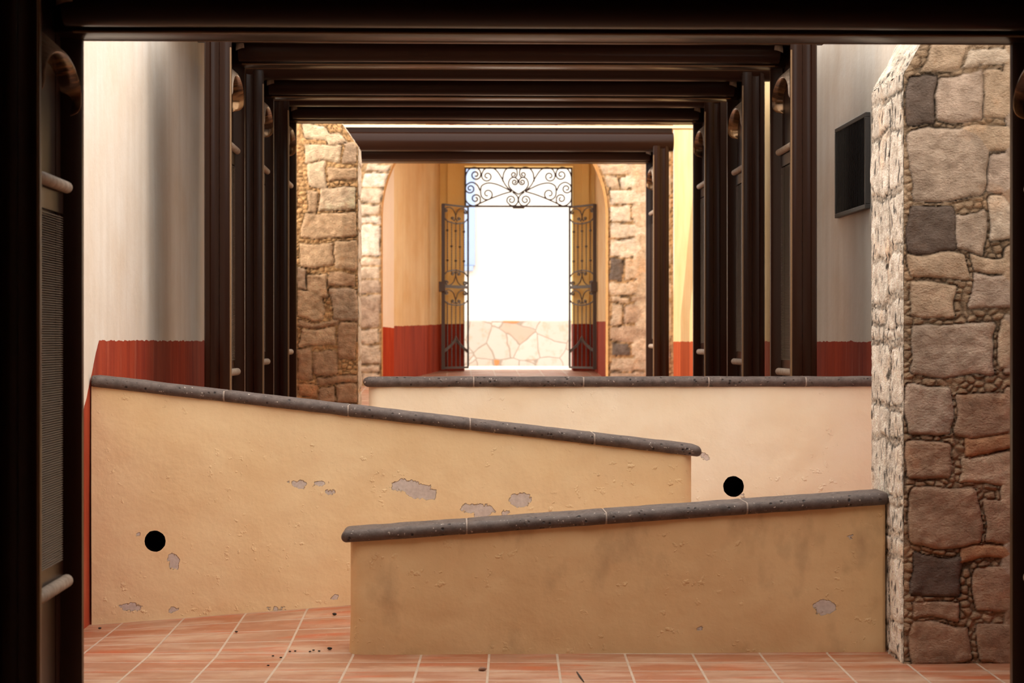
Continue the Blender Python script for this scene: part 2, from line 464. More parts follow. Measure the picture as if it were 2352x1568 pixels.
def cop_profile(yf, yb, inset=0., shrink=0.):
    r = CH/2; P = []
    y0 = yf-OV+r; y1 = yb+OV-r; rr = r-inset-shrink
    for k in range(9):
        a = math.pi*1.5 - math.pi*k/8; P.append((y0+rr*math.cos(a)+shrink*.0, r+rr*math.sin(a)))
    for k in range(9):
        a = math.pi*.5 - math.pi*k/8; P.append((y1+rr*math.cos(a), r+rr*math.sin(a)))
    return P
def coping(t, xa, xb, yf, yb, topf, rl, rr_, seed):
    secs = []; r = CH/2; g = .003
    xs = []
    xa2 = xa + (0 if rl else g); xb2 = xb - (0 if rr_ else g)
    if rl: xs += [(xa2 + r*(1-math.cos(a)), r*(1-math.sin(a))) for a in [k*math.pi/2/6 for k in range(7)]]
    else: xs += [(xa2, .004), (xa2+.004, 0)]
    n = max(6, int((xb2-xa2)/.04)); s0 = xs[-1][0]; s1 = xb2-(r if rr_ else .004)
    xs += [(s0+(s1-s0)*k/n, 0) for k in range(1, n)]
    if rr_: xs += [(xb2 - r*(1-math.cos(a)), r*(1-math.sin(a))) for a in [math.pi/2*(1-k/6) for k in range(7)]]
    else: xs += [(xb2-.004, 0), (xb2, .004)]
    V = []; 
    for x, sh in xs:
        z = topf(min(max(x, xa), xb))
        for y, h in cop_profile(yf, yb, 0, min(sh, r*.97)):
            k = .0035*mn.noise((x*14, y*20+h*15, seed+z*9))
            V.append((x, y+k, z+h+k*.7))
    n = 18; Fc = []
    for i in range(len(xs)-1):
        for k in range(n):
            Fc.append((i*n+k, (i+1)*n+k, (i+1)*n+(k+1) % n, i*n+(k+1) % n))
    Fc += [tuple(range(n)), tuple(range((len(xs)-1)*n, len(xs)*n))[::-1]]
    o = mk('coping_stone', V, Fc, M_COP, t); auto(o, 50)

def chips_at(L, Y): return [(ax(px, Y), az(py, Y), rx*Y/F*1.12, ry*Y/F*1.12) for px, py, rx, ry in L]
def lin(xa, za, xb, zb): return lambda x: za + (zb-za)*(x-xa)/(xb-xa)

# near wall: coping top 1222 (left) .. 1131 (right)
Y = YN0
nt = lin(ax(803, Y), az(1244, Y), ax(2035, Y), az(1160, Y))
low_wall('ramp_wall', 'nearest low tan plaster wall, coping rising to the right stone pier', YN0, YN1, XN, 2.075,
         lambda x: LOW, nt, chips_at([(1897,1397,26,15), (1607,1443,6,4), (1955,1235,4,9), (1150,1266,3,7)], Y), None,
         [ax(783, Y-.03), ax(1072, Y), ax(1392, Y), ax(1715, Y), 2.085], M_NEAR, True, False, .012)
Y = YM0
mt = lin(ax(225, Y), az(888, Y), ax(1597, Y), az(1048, Y))
low_wall('ramp_wall', 'middle low buff plaster wall, coping sloping down to the right, with peeling patches and a round hole', YM0, YM1, XL+.01, XM,
         lambda x: LOW+.235*(x-XL)/(XM-XL), mt,
         chips_at([(928,1114,30,13), (962,1127,30,15), (985,1135,15,13), (1080,1166,18,11), (1107,1172,24,14), (1195,1148,23,15), (1160,1178,10,7),
                   (690,1112,17,9), (668,1102,12,5), (735,1110,14,6), (757,1128,10,6), (400,1286,12,19), (302,1390,21,10), (397,1397,12,7), (770,1368,9,6),
                   (318,1226,5,4), (635,1394,18,5)], Y),
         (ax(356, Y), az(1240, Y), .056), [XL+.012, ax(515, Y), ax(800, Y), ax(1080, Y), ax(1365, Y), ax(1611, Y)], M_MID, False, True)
Y = YB0
bt = lin(0, az(888, Y), 1, az(888, Y))
low_wall('ramp_wall', 'farthest low pale wall with a level dark coping and a round drain hole', YB0, YB1, XN-.01, XR-.01,
         lambda x: MIDZ-.05, bt, chips_at([(1617,1049,12,8), (1700,1139,12,4)], Y),
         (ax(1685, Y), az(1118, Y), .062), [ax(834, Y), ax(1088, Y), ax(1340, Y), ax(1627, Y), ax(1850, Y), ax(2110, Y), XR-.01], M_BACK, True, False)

# ------------------------------------------------------------------ dark metal gateways
T = .82
def gateway(label, yf, T, zb, zfloor, flashing=False, ow=.17):
    t = thing('gateway', label, 'gateway', ((XIL+XIR)/2, yf+T/2, zfloor), 'dark metal gateway frames in a row down the alley')
    for s, X0 in ((-1, XIL), (1, XIR)):
        def pr(poly, z0, z1, name, mat=M_METAL):
            m = MB(); m.prism([(X0+s*r, yf+y) for r, y in poly], 'z', z0, z1); return auto(m.build(name, mat, t), 30)
        ztop = zb+.12
        # front jamb: moulded face, a thin inner lip and a recess behind it
        pr([(.006,.0), (.0,.006), (.0,.030), (.006,.036), (.06,.05), (.07,.17), (ow,.17), (ow,.02), (ow-.01,.006), (.135,.0), (.128,.014), (.118,.018),
            (.085,.018), (.078,.014), (.072,.0), (.05,-.008), (.025,-.006)], zfloor, ztop, 'front_jamb')
        pr([(.006,T), (.0,T-.006), (.0,T-.035), (.008,T-.045), (.025,T-.06), (.05,T-.075), (.07,T-.085), (.07,T-.17), (.17,T-.17), (.17,T-.006), (.16,T)], zfloor, ztop, 'rear_jamb')
        for y in (.004, T-.004):
            m = MB(); m.tube([(X0+s*.006, yf+y, zfloor), (X0+s*.006, yf+y, ztop-.1)], .007, 8); auto(m.build('edge_bead', M_BEAD, t))
        pr([(.072,.06), (.165,.06), (.165,T-.09), (.072,T-.09)], zfloor, ztop, 'side_panel')
        # hood over the niche: dusty top with sky light painted in, painted glints below
        yc = yf+.41; hw = .345; zs = zb-.235
        K = 30; rows = []
        for i in range(K+13):
            if i < 6: leg = (6-i)/6; ph = 0.
            elif i > K+6: leg = (i-K-6)/6; ph = math.pi
            else: leg = 0; ph = math.pi*(i-6)/K
            tip = math.sqrt(max(0., 1-leg**2.4))
            cs, sn = math.cos(ph), math.sin(ph)
            dz = -.065*leg
            def pt(hwid, hh, r): return (X0+s*r, yc-hwid*cs, zs+hh*sn+dz)
            B = pt(hw+.004, .205, .072); L0 = pt(hw-.006-.02*(1-tip), .142, .072-.070*tip); L1 = pt(hw-.014-.02*(1-tip), .130, .072-.074*tip)
            L2 = pt(hw-.022-.02*(1-tip), .124, .072-.070*tip); Mx = pt(hw-.030-.02*(1-tip), .118, .072-.036*tip); U = pt(hw-.036-.02*(1-tip), .112, .073)
            rows.append((B, L0, L1, L2, Mx, U))
        def sheet(a, b, name, mat):
            V = [r[k] for r in rows for k in range(a, b+1)]; w_ = b-a+1
            Fc = [(i*w_+k, i*w_+k+1, (i+1)*w_+k+1, (i+1)*w_+k) for i in range(len(rows)-1) for k in range(w_-1)]
            if s < 0: Fc = [f[::-1] for f in Fc]
            o = mk(name, V, Fc, mat, t, True); return o
        h = sheet(0, 2, 'hood', M_DUST_LIT)
        hs = sub(h, t)
        V = [r[k] for r in rows for k in range(2, 6)]
        Fc = [(i*4+k, i*4+k+1, (i+1)*4+k+1, (i+1)*4+k) for i in range(len(rows)-1) for k in range(3)]
        if s < 0: Fc = [f[::-1] for f in Fc]
        mk('hood_underside', V, Fc, M_GLINT, hs, True)
        # rods above and below the louvred panel
        for z, r in ((zb-.56, .022), (zb-2.01, .024)):
            m = MB(); y0, y1 = yf+.07, yf+T-.10
            ys = [y0, y0+.006, y0+.02, y1-.02, y1-.006, y1]; rs = [r*.3, r*.75, r, r, r*.75, r*.3]
            m.tube([(X0+s*.040, y, z) for y in ys], r, 14, True, rs); auto(m.build('rod', M_DUST_LIT, t), 60)
        m = MB(); z0, z1 = zb-1.93, zb-.66; pit = .0085; N = int((z1-z0)/pit)
        for k in range(N):
            z = z0+k*pit
            m.add([(X0+s*.052, yf+.10, z), (X0+s*.052, yf+T-.13, z), (X0+s*.063, yf+T-.13, z+.0045), (X0+s*.063, yf+.10, z+.0045),
                   (X0+s*.052, yf+.10, z-.0015), (X0+s*.052, yf+T-.13, z-.0015)], [(0,1,2,3), (4,5,1,0), (4,0,3), (5,2,1)] if s > 0 else [(3,2,1,0), (0,1,5,4), (3,0,4), (1,2,5)])
        m.build('louvre', M_LOUV, t)
        for nm, za_, zb2 in (('louvre_head', z1+.003, zb-.58), ('louvre_sill', zb-2.0, z0-.004)):
            m = MB(); m.box(min(X0+s*.055, X0+s*.074), max(X0+s*.055, X0+s*.074), yf+.085, yf+T-.115, za_, zb2)
            m.build(nm, M_METAL, t)
    xo, xp = XIL-.22, XIR+.22
    # front beam: rounded fascia
    prof = [(.10, zb+.065)] + [(.055+.0-.085*math.sin(a), zb+.165-.10*math.cos(a)) for a in [math.pi*k/14 for k in range(15)]] + [(.10, zb+.265)]
    m = MB(); m.prism([(yf+y+.02, z) for y, z in prof], 'x', xo, xp); auto(m.build('front_beam', M_METAL, t), 35)
    m = MB(); m.box(xo, xp, yf+.10, yf+T, zb+.12, zb+.26); m.build('top_panel', M_METAL, t)
    # inner tube and the rear lip with its two beads
    m = MB(); m.tube([(XIL-.005, yf+T-.33, zb+.088), (XIR+.005, yf+T-.33, zb+.088)], .086, 28); auto(m.build('tube', M_METAL, t))
    m = MB(); m.bbox(XIL-.17, XIR+.17, yf+T-.21, yf+T, zb, zb+.13, .008); auto(m.build('rear_lip', M_METAL, t), 30)
    for y in (T-.205, T-.006):
        m = MB(); m.tube([(XIL, yf+y, zb+.003), (XIR, yf+y, zb+.003)], .006, 8); auto(m.build('edge_bead', M_BEAD, t))
    for s, X0 in ((-1, XIL), (1, XIR)):
        V = []; Fc = []; n, k2 = 16, 8
        for i in range(n+1):
            a = math.pi*i/n
            for j in range(k2+1):
                b = math.pi/2*j/k2
                V.append((X0-s*.055*math.cos(b)+s*.01, yf+T-.36-.115*math.cos(a)*math.sin(b)*1.0, zb+.05+.09*math.sin(a)*math.sin(b)+.03*math.cos(b)))
        Fc = [(i*(k2+1)+j, i*(k2+1)+j+1, (i+1)*(k2+1)+j+1, (i+1)*(k2+1)+j) for i in range(n) for j in range(k2)]
        mk('corner_cap', V, Fc if s > 0 else [f[::-1] for f in Fc], M_DUST_LIT, t, True)  # pale tone stands in for a highlight on the cap
    if flashing:
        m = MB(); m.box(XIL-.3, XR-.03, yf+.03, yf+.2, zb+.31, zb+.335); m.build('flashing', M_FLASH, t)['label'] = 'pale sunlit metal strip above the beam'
        m = MB(); m.box(xo+.02, xp-.01, yf+.06, yf+.3, zb+.25, zb+.312); m.build('top_cap', M_METAL, t)
    return t
gateway('dark metal gateway nearest the camera, framing the whole view', 6.72, .79, 1.128, LOW)
gateway('dark metal gateway just behind the low ramp walls, second from the camera', 12.45, T, 1.812, UP)
gateway('dark metal gateway in the middle of the row, third from the camera', 14.56, T, 1.857, UP+.03)
gateway('dark metal gateway in front of the left stone buttress, fourth from the camera', 16.76, T, 1.92, UP+.06, False, .20)
gateway('brown sunlit gateway nearest the stone arch, last of the row', 21.1, T, 1.96, UP+.19, True)

# ------------------------------------------------------------------ rubble masonry
def rbox(u, v, s):
    """signed distance (negative inside) to a wobbly rounded rectangle s = (u0,v0,u1,v1)"""
    u0, v0, u1, v1 = s[:4]; cx, cy = (u0+u1)/2, (v0+v1)/2; hx, hy = (u1-u0)/2, (v1-v0)/2; r = min(hx, hy)*.2
    dx = abs(u-cx)-hx+r; dy = abs(v-cy)-hy+r
    return math.hypot(max(dx, 0), max(dy, 0)) + min(max(dx, dy), 0) - r
def masonry(P, N, uvlen, stones, du, tintf, mortar, depth=.03, chink=21., edge=.02):
    """sheet P(u,v) (u,v in metres) with outward normal N; raised stones, small chinking stones in the joints"""
    U, W = uvlen; nu, nv = max(2, int(U/du)), max(2, int(W/du)); V = []; cols = []
    cell = {}
    for st in stones:
        for a in range(int((st[0]-.08)/.1)-1, int((st[2]+.08)/.1)+2):
            for b in range(int((st[1]-.08)/.1)-1, int((st[3]+.08)/.1)+2): cell.setdefault((a, b), []).append(st)
    for j in range(nv+1):
        v = W*j/nv
        for i in range(nu+1):
            u = U*i/nu; p = Vector(P(u, v))
            wob = Vector((mn.noise(p*5.), mn.noise(p*5.+Vector((9,3,1)))))*.036 + Vector((mn.noise(p*17.), mn.noise(p*17.+Vector((2,8,5)))))*.007
            uu, vv = u+wob.x, v+wob.y
            best = 1.; bs = None
            for st in cell.get((math.floor(uu/.1), math.floor(vv/.1)), ()):
                d = rbox(uu, vv, st)
                if d < best: best = d; bs = st
            if bs is not None and best < 0:
                h = 1-math.exp(best/.007)
                h = h*depth*.62 + .008*mn.noise(p*7.) + .005*mn.noise(p*22.)
                c = bs[4]; k = 1+.22*mn.noise(p*5.)+.12*mn.noise(p*14.)
                dk = .3+.7*min(1, max(0, .6+1.6*mn.noise(p*4.+Vector((3,3,3)))))
                e = min(1, -best/.006); e = 1-(1-e)*dk
                c = tuple(c[q]*k*(.08+.92*e) for q in range(3))
            else:
                dist, pts = mn.voronoi(Vector((p.x*chink, p.y*chink, p.z*chink*1.3)), distance_metric='DISTANCE')
                gap = dist[1]-dist[0]
                h = depth*.42*min(1, gap*3.2) + .004*mn.noise(p*30.)
                q_ = pts[0]; k = .86+.5*abs(mn.noise(q_*3.1))
                e = min(1, gap*5)
                dk = .25+.75*min(1, max(0, .45+1.8*mn.noise(p*3.5+Vector((1,6,3)))))
                rim = min(1, best/.011) if bs is not None else 1.
                c = tuple(x*k*(1-.75*(1-e)*dk)*(1-.85*(1-rim)*dk) for x in mortar)
            f = min(1., u/edge if u < edge else 1., (U-u)/edge if U-u < edge else 1.)
            V.append(p + N*h*(.35+.65*f)); cols.append(tintf(c, p))
    Fc = [(j*(nu+1)+i, j*(nu+1)+i+1, (j+1)*(nu+1)+i+1, (j+1)*(nu+1)+i) for j in range(nv) for i in range(nu)]
    return [tuple(v) for v in V], Fc, cols
def merge(parts):
    V, Fc, Cc = [], [], []
    for v, f, c in parts:
        n = len(V); V += v; Cc += c; Fc += [tuple(i+n for i in q) for q in f]
    return V, Fc, Cc
ident = lambda c, p: c
T_ = lambda r, g, b: srgb(r, g, b)[:3]
TAN, PINK, GREY, DARK, BRN, LGT, ORG = T_(201,180,158), T_(194,177,164), T_(188,172,158), T_(112,101,95), T_(178,154,134), T_(218,204,188), T_(192,152,120)

# right pier: front face at YP, left side going back, sloping buttress top
YP0, YP1 = 9.22, 9.93; XP = 2.092; ZP = 1.245; SL = 1.75
RS = [(2104,98,2198,158,TAN), (2206,118,2345,158,LGT), (2083,168,2150,280,DARK), (2156,172,2248,272,PINK), (2252,172,2348,264,TAN), (2086,288,2266,455,GREY),
      (2212,284,2325,342,TAN), (2270,348,2348,450,PINK), (2086,466,2196,584,DARK), (2198,488,2262,578,GREY), (2272,456,2345,545,LGT), (2232,582,2348,616,TAN),
      (2082,588,2218,638,TAN), (2228,622,2348,706,PINK), (2082,650,2196,720,TAN), (2087,738,2284,868,GREY), (2296,736,2348,846,TAN), (2088,888,2180,1002,GREY),
      (2188,902,2326,1000,BRN), (2087,1018,2184,1102,BRN), (2214,1002,2326,1040,ORG), (2206,1046,2326,1112,TAN), (2087,1126,2252,1256,BRN), (2262,1148,2345,1252,BRN),
      (2202,1260,2345,1290,ORG), (2090,1276,2206,1368,DARK), (2238,1312,2345,1406,BRN), (2094,1384,2200,1428,BRN), (2094,1440,2226,1526,BRN), (2240,1434,2345,1526,BRN)]  # lower stones browner, partly painting in the light falling off downwards
def to_local(L, Y, x0, z0): return [(ax(a, Y)-x0-.004, az(d, Y)-z0-.004, ax(c, Y)-x0+.004, az(b, Y)-z0+.004, col) for a, b, c, d, col in L]
XPE = XR-.02
def pier_right():
    parts = []
    W = ZP-LOW; fr = to_local(RS, YP0, XP, LOW)
    fr += [(.46+.01*(k % 2), .02+.33*k, .60, .30+.33*k, (BRN, GREY, TAN)[k % 3]) for k in range(9)]
    MT = T_(178,156,132)
    parts.append(masonry(lambda u, v: (XP+u, YP0, LOW+v), Vector((0,-1,0)), (XPE-XP, W), fr, .0052, ident, MT, .03))
    # upper, slanted part of the front
    def Pu(u, v):
        H = .62
        xl = XP + v/SL
        return (xl + u*(XPE-xl)/(XPE-XP), YP0, ZP+v)
    fr2 = [(a, b-W, c, d-W, col) for a, b, c, d, col in fr]
    fr2 += [(.0, .42, .3, .6, TAN), (.32, .22, .6, .5, GREY)]
    parts.append(masonry(Pu, Vector((0,-1,0)), (XPE-XP, .62), fr2, .0085, ident, MT, .03))
    # side face towards the ramp: pitted stones, paled to paint in sky light
    S = []; v = .02; random.seed(3)
    while v < W-.05:
        h = random.choice((.10,.16,.22,.3)); a = random.uniform(.28,.5)
        S += [(.02, v, a-.015, v+h-.02, T_(240,234,226)), (a+.015, v+random.uniform(-.02,.03), .70, v+h-.02, T_(244,238,230))]; v += h
    def light(c, p):
        q = mn.noise(Vector((p.x*34, p.y*34, p.z*15)))+.45*mn.noise(Vector((p.x*60, p.y*60, p.z*30)))
        k = 1. if q < .36 else max(.16, 1-(q-.36)*7)
        return tuple(x*k for x in c)
    MS = T_(232,224,214)
    parts.append(masonry(lambda u, v: (XP, YP1-u, LOW+v), Vector((-1,0,0)), (YP1-YP0, W), S, .009, light, MS, .014, 34.))
    nrm = Vector((-SL, 0, 1)).normalized()
    parts.append(masonry(lambda u, v: (XP+v/SL, YP1-u, ZP+v), nrm, (YP1-YP0, .62), [(.05,.02,.3,.25,T_(236,230,220)), (.33,.1,.68,.4,T_(236,230,220)), (.05,.3,.3,.58,T_(236,230,220))], .011, light, MS, .022, 34.))
    V, Fc, Cc = merge(parts)
    # closing back
    n = len(V); zt = ZP+.62; b = [(XP, YP1, LOW), (XPE, YP1, LOW), (XPE, YP1, zt), (XP+.62/SL, YP1, zt), (XP, YP1, ZP), (XPE, YP0, zt), (XP+.62/SL, YP0, zt), (XPE, YP0, LOW)]
    V += b; Cc += [TAN]*8; Fc += [(n+4, n+3, n+2, n+1, n), (n+6, n+5, n+2, n+3), (n+7, n+1, n+2, n+5)]
    o = mk('stone_buttress', V, Fc, M_STONE, None, True, cols=Cc)
    tag(o, 'tall rubble stone buttress at right, close to the camera, beside the nearest low wall', 'buttress')
pier_right()

# left pier further back; paler upper stones paint in its lit top
YL0, YL1 = 18.5, 19.02; XLE = ax(822, 18.5); ZL = az(338, 18.5); ZLB = UP+.05
LS = [(710,286,772,317,LGT), (756,304,800,330,LGT), (702,332,780,374,LGT), (788,332,820,374,GREY), (708,377,746,430,LGT), (752,386,820,411,TAN), (702,438,724,486,TAN),
      (730,428,820,483,LGT), (695,490,820,545,TAN), (692,560,764,612,TAN), (767,556,820,620,TAN), (684,616,706,664,GREY), (710,628,754,686,TAN), (758,628,820,656,BRN),
      (760,662,820,737,GREY), (684,668,738,733,TAN), (684,738,776,751,BRN), (688,755,772,795,TAN), (779,742,820,828,BRN), (722,808,774,858,BRN), (684,800,718,872,BRN),
      (726,862,820,878,BRN), (684,880,728,910,ORG), (732,884,768,922,BRN), (773,882,820,924,BRN), (684,926,750,960,BRN), (756,930,820,965,BRN)]
def pier_left():
    parts = []; x0 = XL+.02; W = ZL-ZLB; MT = T_(206,176,138)
    warm = lambda c, p: (min(.9, c[0]*1.36), min(.85, c[1]*1.20), c[2]*1.0)
    fr = to_local(LS, YL0, x0, ZLB)
    fr += [(.02, .02+.36*k, .44, .34+.36*k, (TAN, BRN, LGT)[k % 3]) for k in range(8)]
    parts.append(masonry(lambda u, v: (x0+u, YL0, ZLB+v), Vector((0,-1,0)), (XLE-x0, W), fr, .010, warm, MT, .03, 20.))
    def Pu(u, v):
        xr = XLE - v/1.42; return (x0 + u*(xr-x0)/(XLE-x0), YL0, ZL+v)
    fr2 = [(a, b-W, c, d-W, col) for a, b, c, d, col in fr]
    parts.append(masonry(Pu, Vector((0,-1,0)), (XLE-x0, .9), fr2, .012, warm, MT, .03, 20.))
    S = [(.02, .03+.3*k, .5, .3+.3*k, LGT) for k in range(9)]
    parts.append(masonry(lambda u, v: (XLE, YL0+u, ZLB+v), Vector((1,0,0)), (YL1-YL0, W), S, .014, ident, T_(214,190,160), .015, 30.))
    parts.append(masonry(lambda u, v: (XLE-v/1.42, YL0+u, ZL+v), Vector((1.42,0,1)).normalized(), (YL1-YL0, .9), [(.04,.04,.48,.4,LGT), (.04,.45,.48,.85,TAN)], .014, ident, T_(214,190,160), .015, 30.))
    V, Fc, Cc = merge(parts)
    n = len(V); zt = ZL+.9; xt = XLE-.9/1.42
    V += [(x0, YL1, ZLB), (XLE, YL1, ZLB), (XLE, YL1, ZL), (xt, YL1, zt), (x0, YL1, zt), (xt, YL0, zt), (x0, YL0, zt), (x0, YL0, ZLB)]; Cc += [TAN]*8
    Fc += [(n, n+4, n+3, n+2, n+1), (n+6, n+5, n+3, n+4), (n+7, n+6, n+4, n)]
    o = mk('stone_buttress', V, Fc, M_STONE, None, True, cols=Cc)
    tag(o, 'tan rubble stone buttress at left, deeper in the alley, beside the stone arch', 'buttress')
pier_left()

# stone arch wall
YA0, YA1 = 24.5, 24.88
AXC = ax(1137, YA0); AR = 260*YA0/F; AZS = az(492, YA0); AZB = -.60; AZT = 3.6
LJ = [375,396,432,467,497,516,588,610,643,677,754,792,839,857,880]
RJ = [375,402,432,468,512,548,588,646,680,696,746,782,818,853,880]
def arch_wall():
    parts = []; MT = T_(190,156,116); du = .02
    def side(sg, xo, joints, px0, px1):
        st = []; random.seed(5 if sg < 0 else 9)
        for a, b in zip(joints[:-1], joints[1:]):
            z0, z1 = az(b, YA0), az(a, YA0); xa, xb = sorted((ax(px0, YA0), ax(px1, YA0)))
            cols = [LGT, TAN, TAN, LGT]
            if b > 600: cols = [TAN, BRN, TAN]
            if random.random() < .45 and sg > 0:
                xm = xa+(xb-xa)*random.uniform(.3,.6)
                L = [(xa, xm, DARK if random.random() < .4 else random.choice(cols)), (xm, xb+.05, random.choice(cols))]
            else: L = [(xa, xb, random.choice(cols))]
            for (p, q, c) in L: st.append((p+.012, z0+.012, q-.012, z1-.012, c))
        for k in range(7):
            for q in range(3): st.append((AXC+sg*(AR+.55+.5*q)-.22, AZB+.3+.42*k, AXC+sg*(AR+.55+.5*q)+.22, AZB+.68+.42*k, TAN))
        return st
    for sg, xo, jn, p0, p1 in ((-1, XL, LJ, 822, 875), (1, XR, RJ, 1399, 1490)):
        st = side(sg, xo, jn, p0, p1)
        def P(u, v, sg=sg, xo=xo):
            z = AZB+v
            xi = AXC + sg*(AR if z < AZS else math.sqrt(max(0, AR*AR-(z-AZS)**2)))
            L = abs(xo-(AXC+sg*AR)); s_ = u/L
            x = xi + (xo-xi)*s_ if sg > 0 else xo + (xi-xo)*s_
            return (x, YA0, z)
        L = abs(xo-(AXC+sg*AR)); x0 = xo if sg < 0 else AXC+AR
        loc = [(a-x0, b-AZB, c-x0, d-AZB, col) for a, b, c, d, col in st]
        parts.append(masonry(P, Vector((0,-1,0)), (L, AZS+AR*.999-AZB), loc, du, ident, MT, .03, 16.))
    V, Fc, Cc = merge(parts)
    # intrados and wall above
    n = len(V); prof = [(AXC-AR, AZB)] + [(AXC+AR*math.cos(a), AZS+AR*math.sin(a)) for a in [math.pi-math.pi*k/28 for k in range(29)]] + [(AXC+AR, AZB)]
    V += [(x, YA0-.02, z) for x, z in prof] + [(x, YA1, z) for x, z in prof]; k = len(prof)
    Cc += [T_(222,176,116)]*(2*k); Fc += [(n+i, n+i+1, n+k+i+1, n+k+i) for i in range(k-1)]
    n = len(V); zt = AZS+AR*.999
    V += [(XL, YA0, zt), (XR, YA0, zt), (XR, YA0, AZT), (XL, YA0, AZT), (XL, YA1, AZB), (XL, YA1, AZT), (XR, YA1, AZT), (XR, YA1, AZB)]
    Cc += [TAN]*8; Fc += [(n, n+1, n+2, n+3), (n+3, n+2, n+6, n+5)]
    tag(mk('stone_arch', V, Fc, M_STONE, None, True, cols=Cc), 'rubble stone archway opening into the yellow gate passage', 'arch')
arch_wall()

# ------------------------------------------------------------------ the gate passage
YG = 28.0
def poly_wall(name, pts, z0, z1, dz, mat, nu=24, nv=40, thick=.0):
    """upright wall along a plan polyline, with dado attribute"""
    V = []; Fc = []; dd = []
    for (a, b) in zip(pts[:-1], pts[1:]):
        n = len(V); A = Vector(a); B = Vector(b)
        for j in range(nv+1):
            for i in range(nu+1):
                p = A+(B-A)*(i/nu); z = z0+(z1-z0)*j/nv; V.append((p.x, p.y, z)); dd.append(z-dz(i/nu))
        Fc += [(n+j*(nu+1)+i, n+j*(nu+1)+i+1, n+(j+1)*(nu+1)+i+1, n+(j+1)*(nu+1)+i) for j in range(nv) for i in range(nu)]
    return struct(mk(name, V, Fc, mat, attrs={'dado': dd}))
zt = 2.85
zd = lambda Y: az(747, Y)
Pa = (ax(858, 24.88), 24.88); Pb = (ax(905, 25.25), 25.25); Pc = (ax(1011, YG), YG)
poly_wall('wall_passage_left_front', [Pa, Pb], -.62, zt, lambda u: az(747+6*u, 25), M_PALE)
poly_wall('wall_passage_left', [Pb, Pc], -.62, zt, lambda u: az(749-4*u, 25.25+2.75*u), M_OCHRE)
Pd = (ax(1404, 24.88), 24.88); Pe = (ax(1366, YG), YG)
poly_wall('wall_passage_right', [Pe, Pd], -.62, zt, lambda u: az(738, 28-3.1*u), M_OCHRE)
m = MB(); m.box(XL, XR, 24.9, YG+.4, zt, zt+.15); struct(m.build('ceiling_passage', M_OCHRE))
# end wall with the gate opening and stepped pilasters
gx0, gx1 = ax(1067, YG), ax(1316, YG); gz1 = az(381, YG); gzf = -.62
def end_piece(name, boxes):
    m = MB()
    for b in boxes: m.box(*b)
    V = m.v
    return struct(mk(name, V, m.f, M_OCHRE_END))
M_OCHRE_END = None
def mk_end():
    n = NT('yellow_plaster_end')
    sx = n.n('ShaderNodeSeparateXYZ'); g = n.n('ShaderNodeNewGeometry'); n.l(g.outputs['Position'], sx.inputs[0])
    z = n.math('ADD', sx.outputs['Z'], n.math('MULTIPLY', n.noise(7, 3), .02))
    c = n.mix(n.noise(3, 4), srgb(250,226,160), srgb(242,206,128))
    c = n.mix(n.math('LESS_THAN', z, E+az(742, YG)), c, n.mix(n.noise(6, 4, (1,1,.15)), srgb(150,52,26), srgb(120,38,22)))
    return n.out(c, .85, n.bump(n.noise(40, 4), .2, .01), .25)
M_OCHRE_END = mk_end()
end_piece('wall_end_left', [(XL, gx0, YG, YG+.35, gzf, zt), (ax(1028, YG), ax(1046, YG), YG-.06, YG+.01, gzf, zt)])
end_piece('wall_end_right', [(gx1, XR, YG, YG+.35, gzf, zt), (ax(1335, YG), ax(1352, YG), YG-.06, YG+.01, gzf, zt)])
end_piece('wall_end_top', [(gx0, gx1, YG, YG+.35, gz1, zt)])

# street beyond
YS = 33.0
m = MB(); m.box(-9, 10, YG+.35, YS+.2, -.62, -.405); struct(m.build('floor_street', M_STREET))
m = MB(); m.box(-9, 10, YS, YS+.3, -.5, 4.6); struct(m.build('wall_street', M_WHITE))
m = MB(); m.bbox(-9, 10, YS-.05, YS+.02, -.41, az(737, YS), .012); struct(m.build('trim_flagstone', M_FLAG))
t = thing('window_shutter', 'pale blue window shutter on the white street wall, seen through the gate', 'shutter', (ax(1078, YS), YS-.02, az(612, YS)))
xa, xb, za, zb_ = ax(1052, YS), ax(1091, YS), az(610, YS), az(384, YS)
m = MB()
m.bbox(xa, xb, YS-.05, YS, za, zb_, .006); m.build('panel', M_BLUE, t)
m = MB(); m.bbox(xa-.03, xb-.03, YS-.10, YS, za-.09, za-.005, .01); m.build('sill', M_BLUE, t)

# ------------------------------------------------------------------ wrought iron: fixed transom grille and two open leaves
def cr(cx, cy): return at(860+cx/2.903, 360+cy/2.903, YG-.03)
t = thing('transom_grille', 'wrought iron scroll grille filling the top of the gate opening', 'grille', (ax(1190, YG), YG-.03, az(474, YG)))
p0 = at(1067, 384, YG-.03); p1 = at(1315, 474, YG-.03)
m = MB(); r = .012
m.box(p0.x, p1.x, YG-.045, YG-.015, p0.z-.024, p0.z); m.box(p0.x, p1.x, YG-.045, YG-.015, p1.z-.012, p1.z+.012)
m.box(p0.x, p0.x+.024, YG-.045, YG-.015, p1.z+.012, p0.z-.024); m.box(p1.x-.024, p1.x, YG-.045, YG-.015, p1.z+.012, p0.z-.024)
m.build('frame', M_IRON, t)
m = MB(); a = cr(922, 328); b = cr(1000, 345); m.box(a.x, b.x, YG-.06, YG, b.z, a.z); m.build('latch_plate', M_IRON, t)
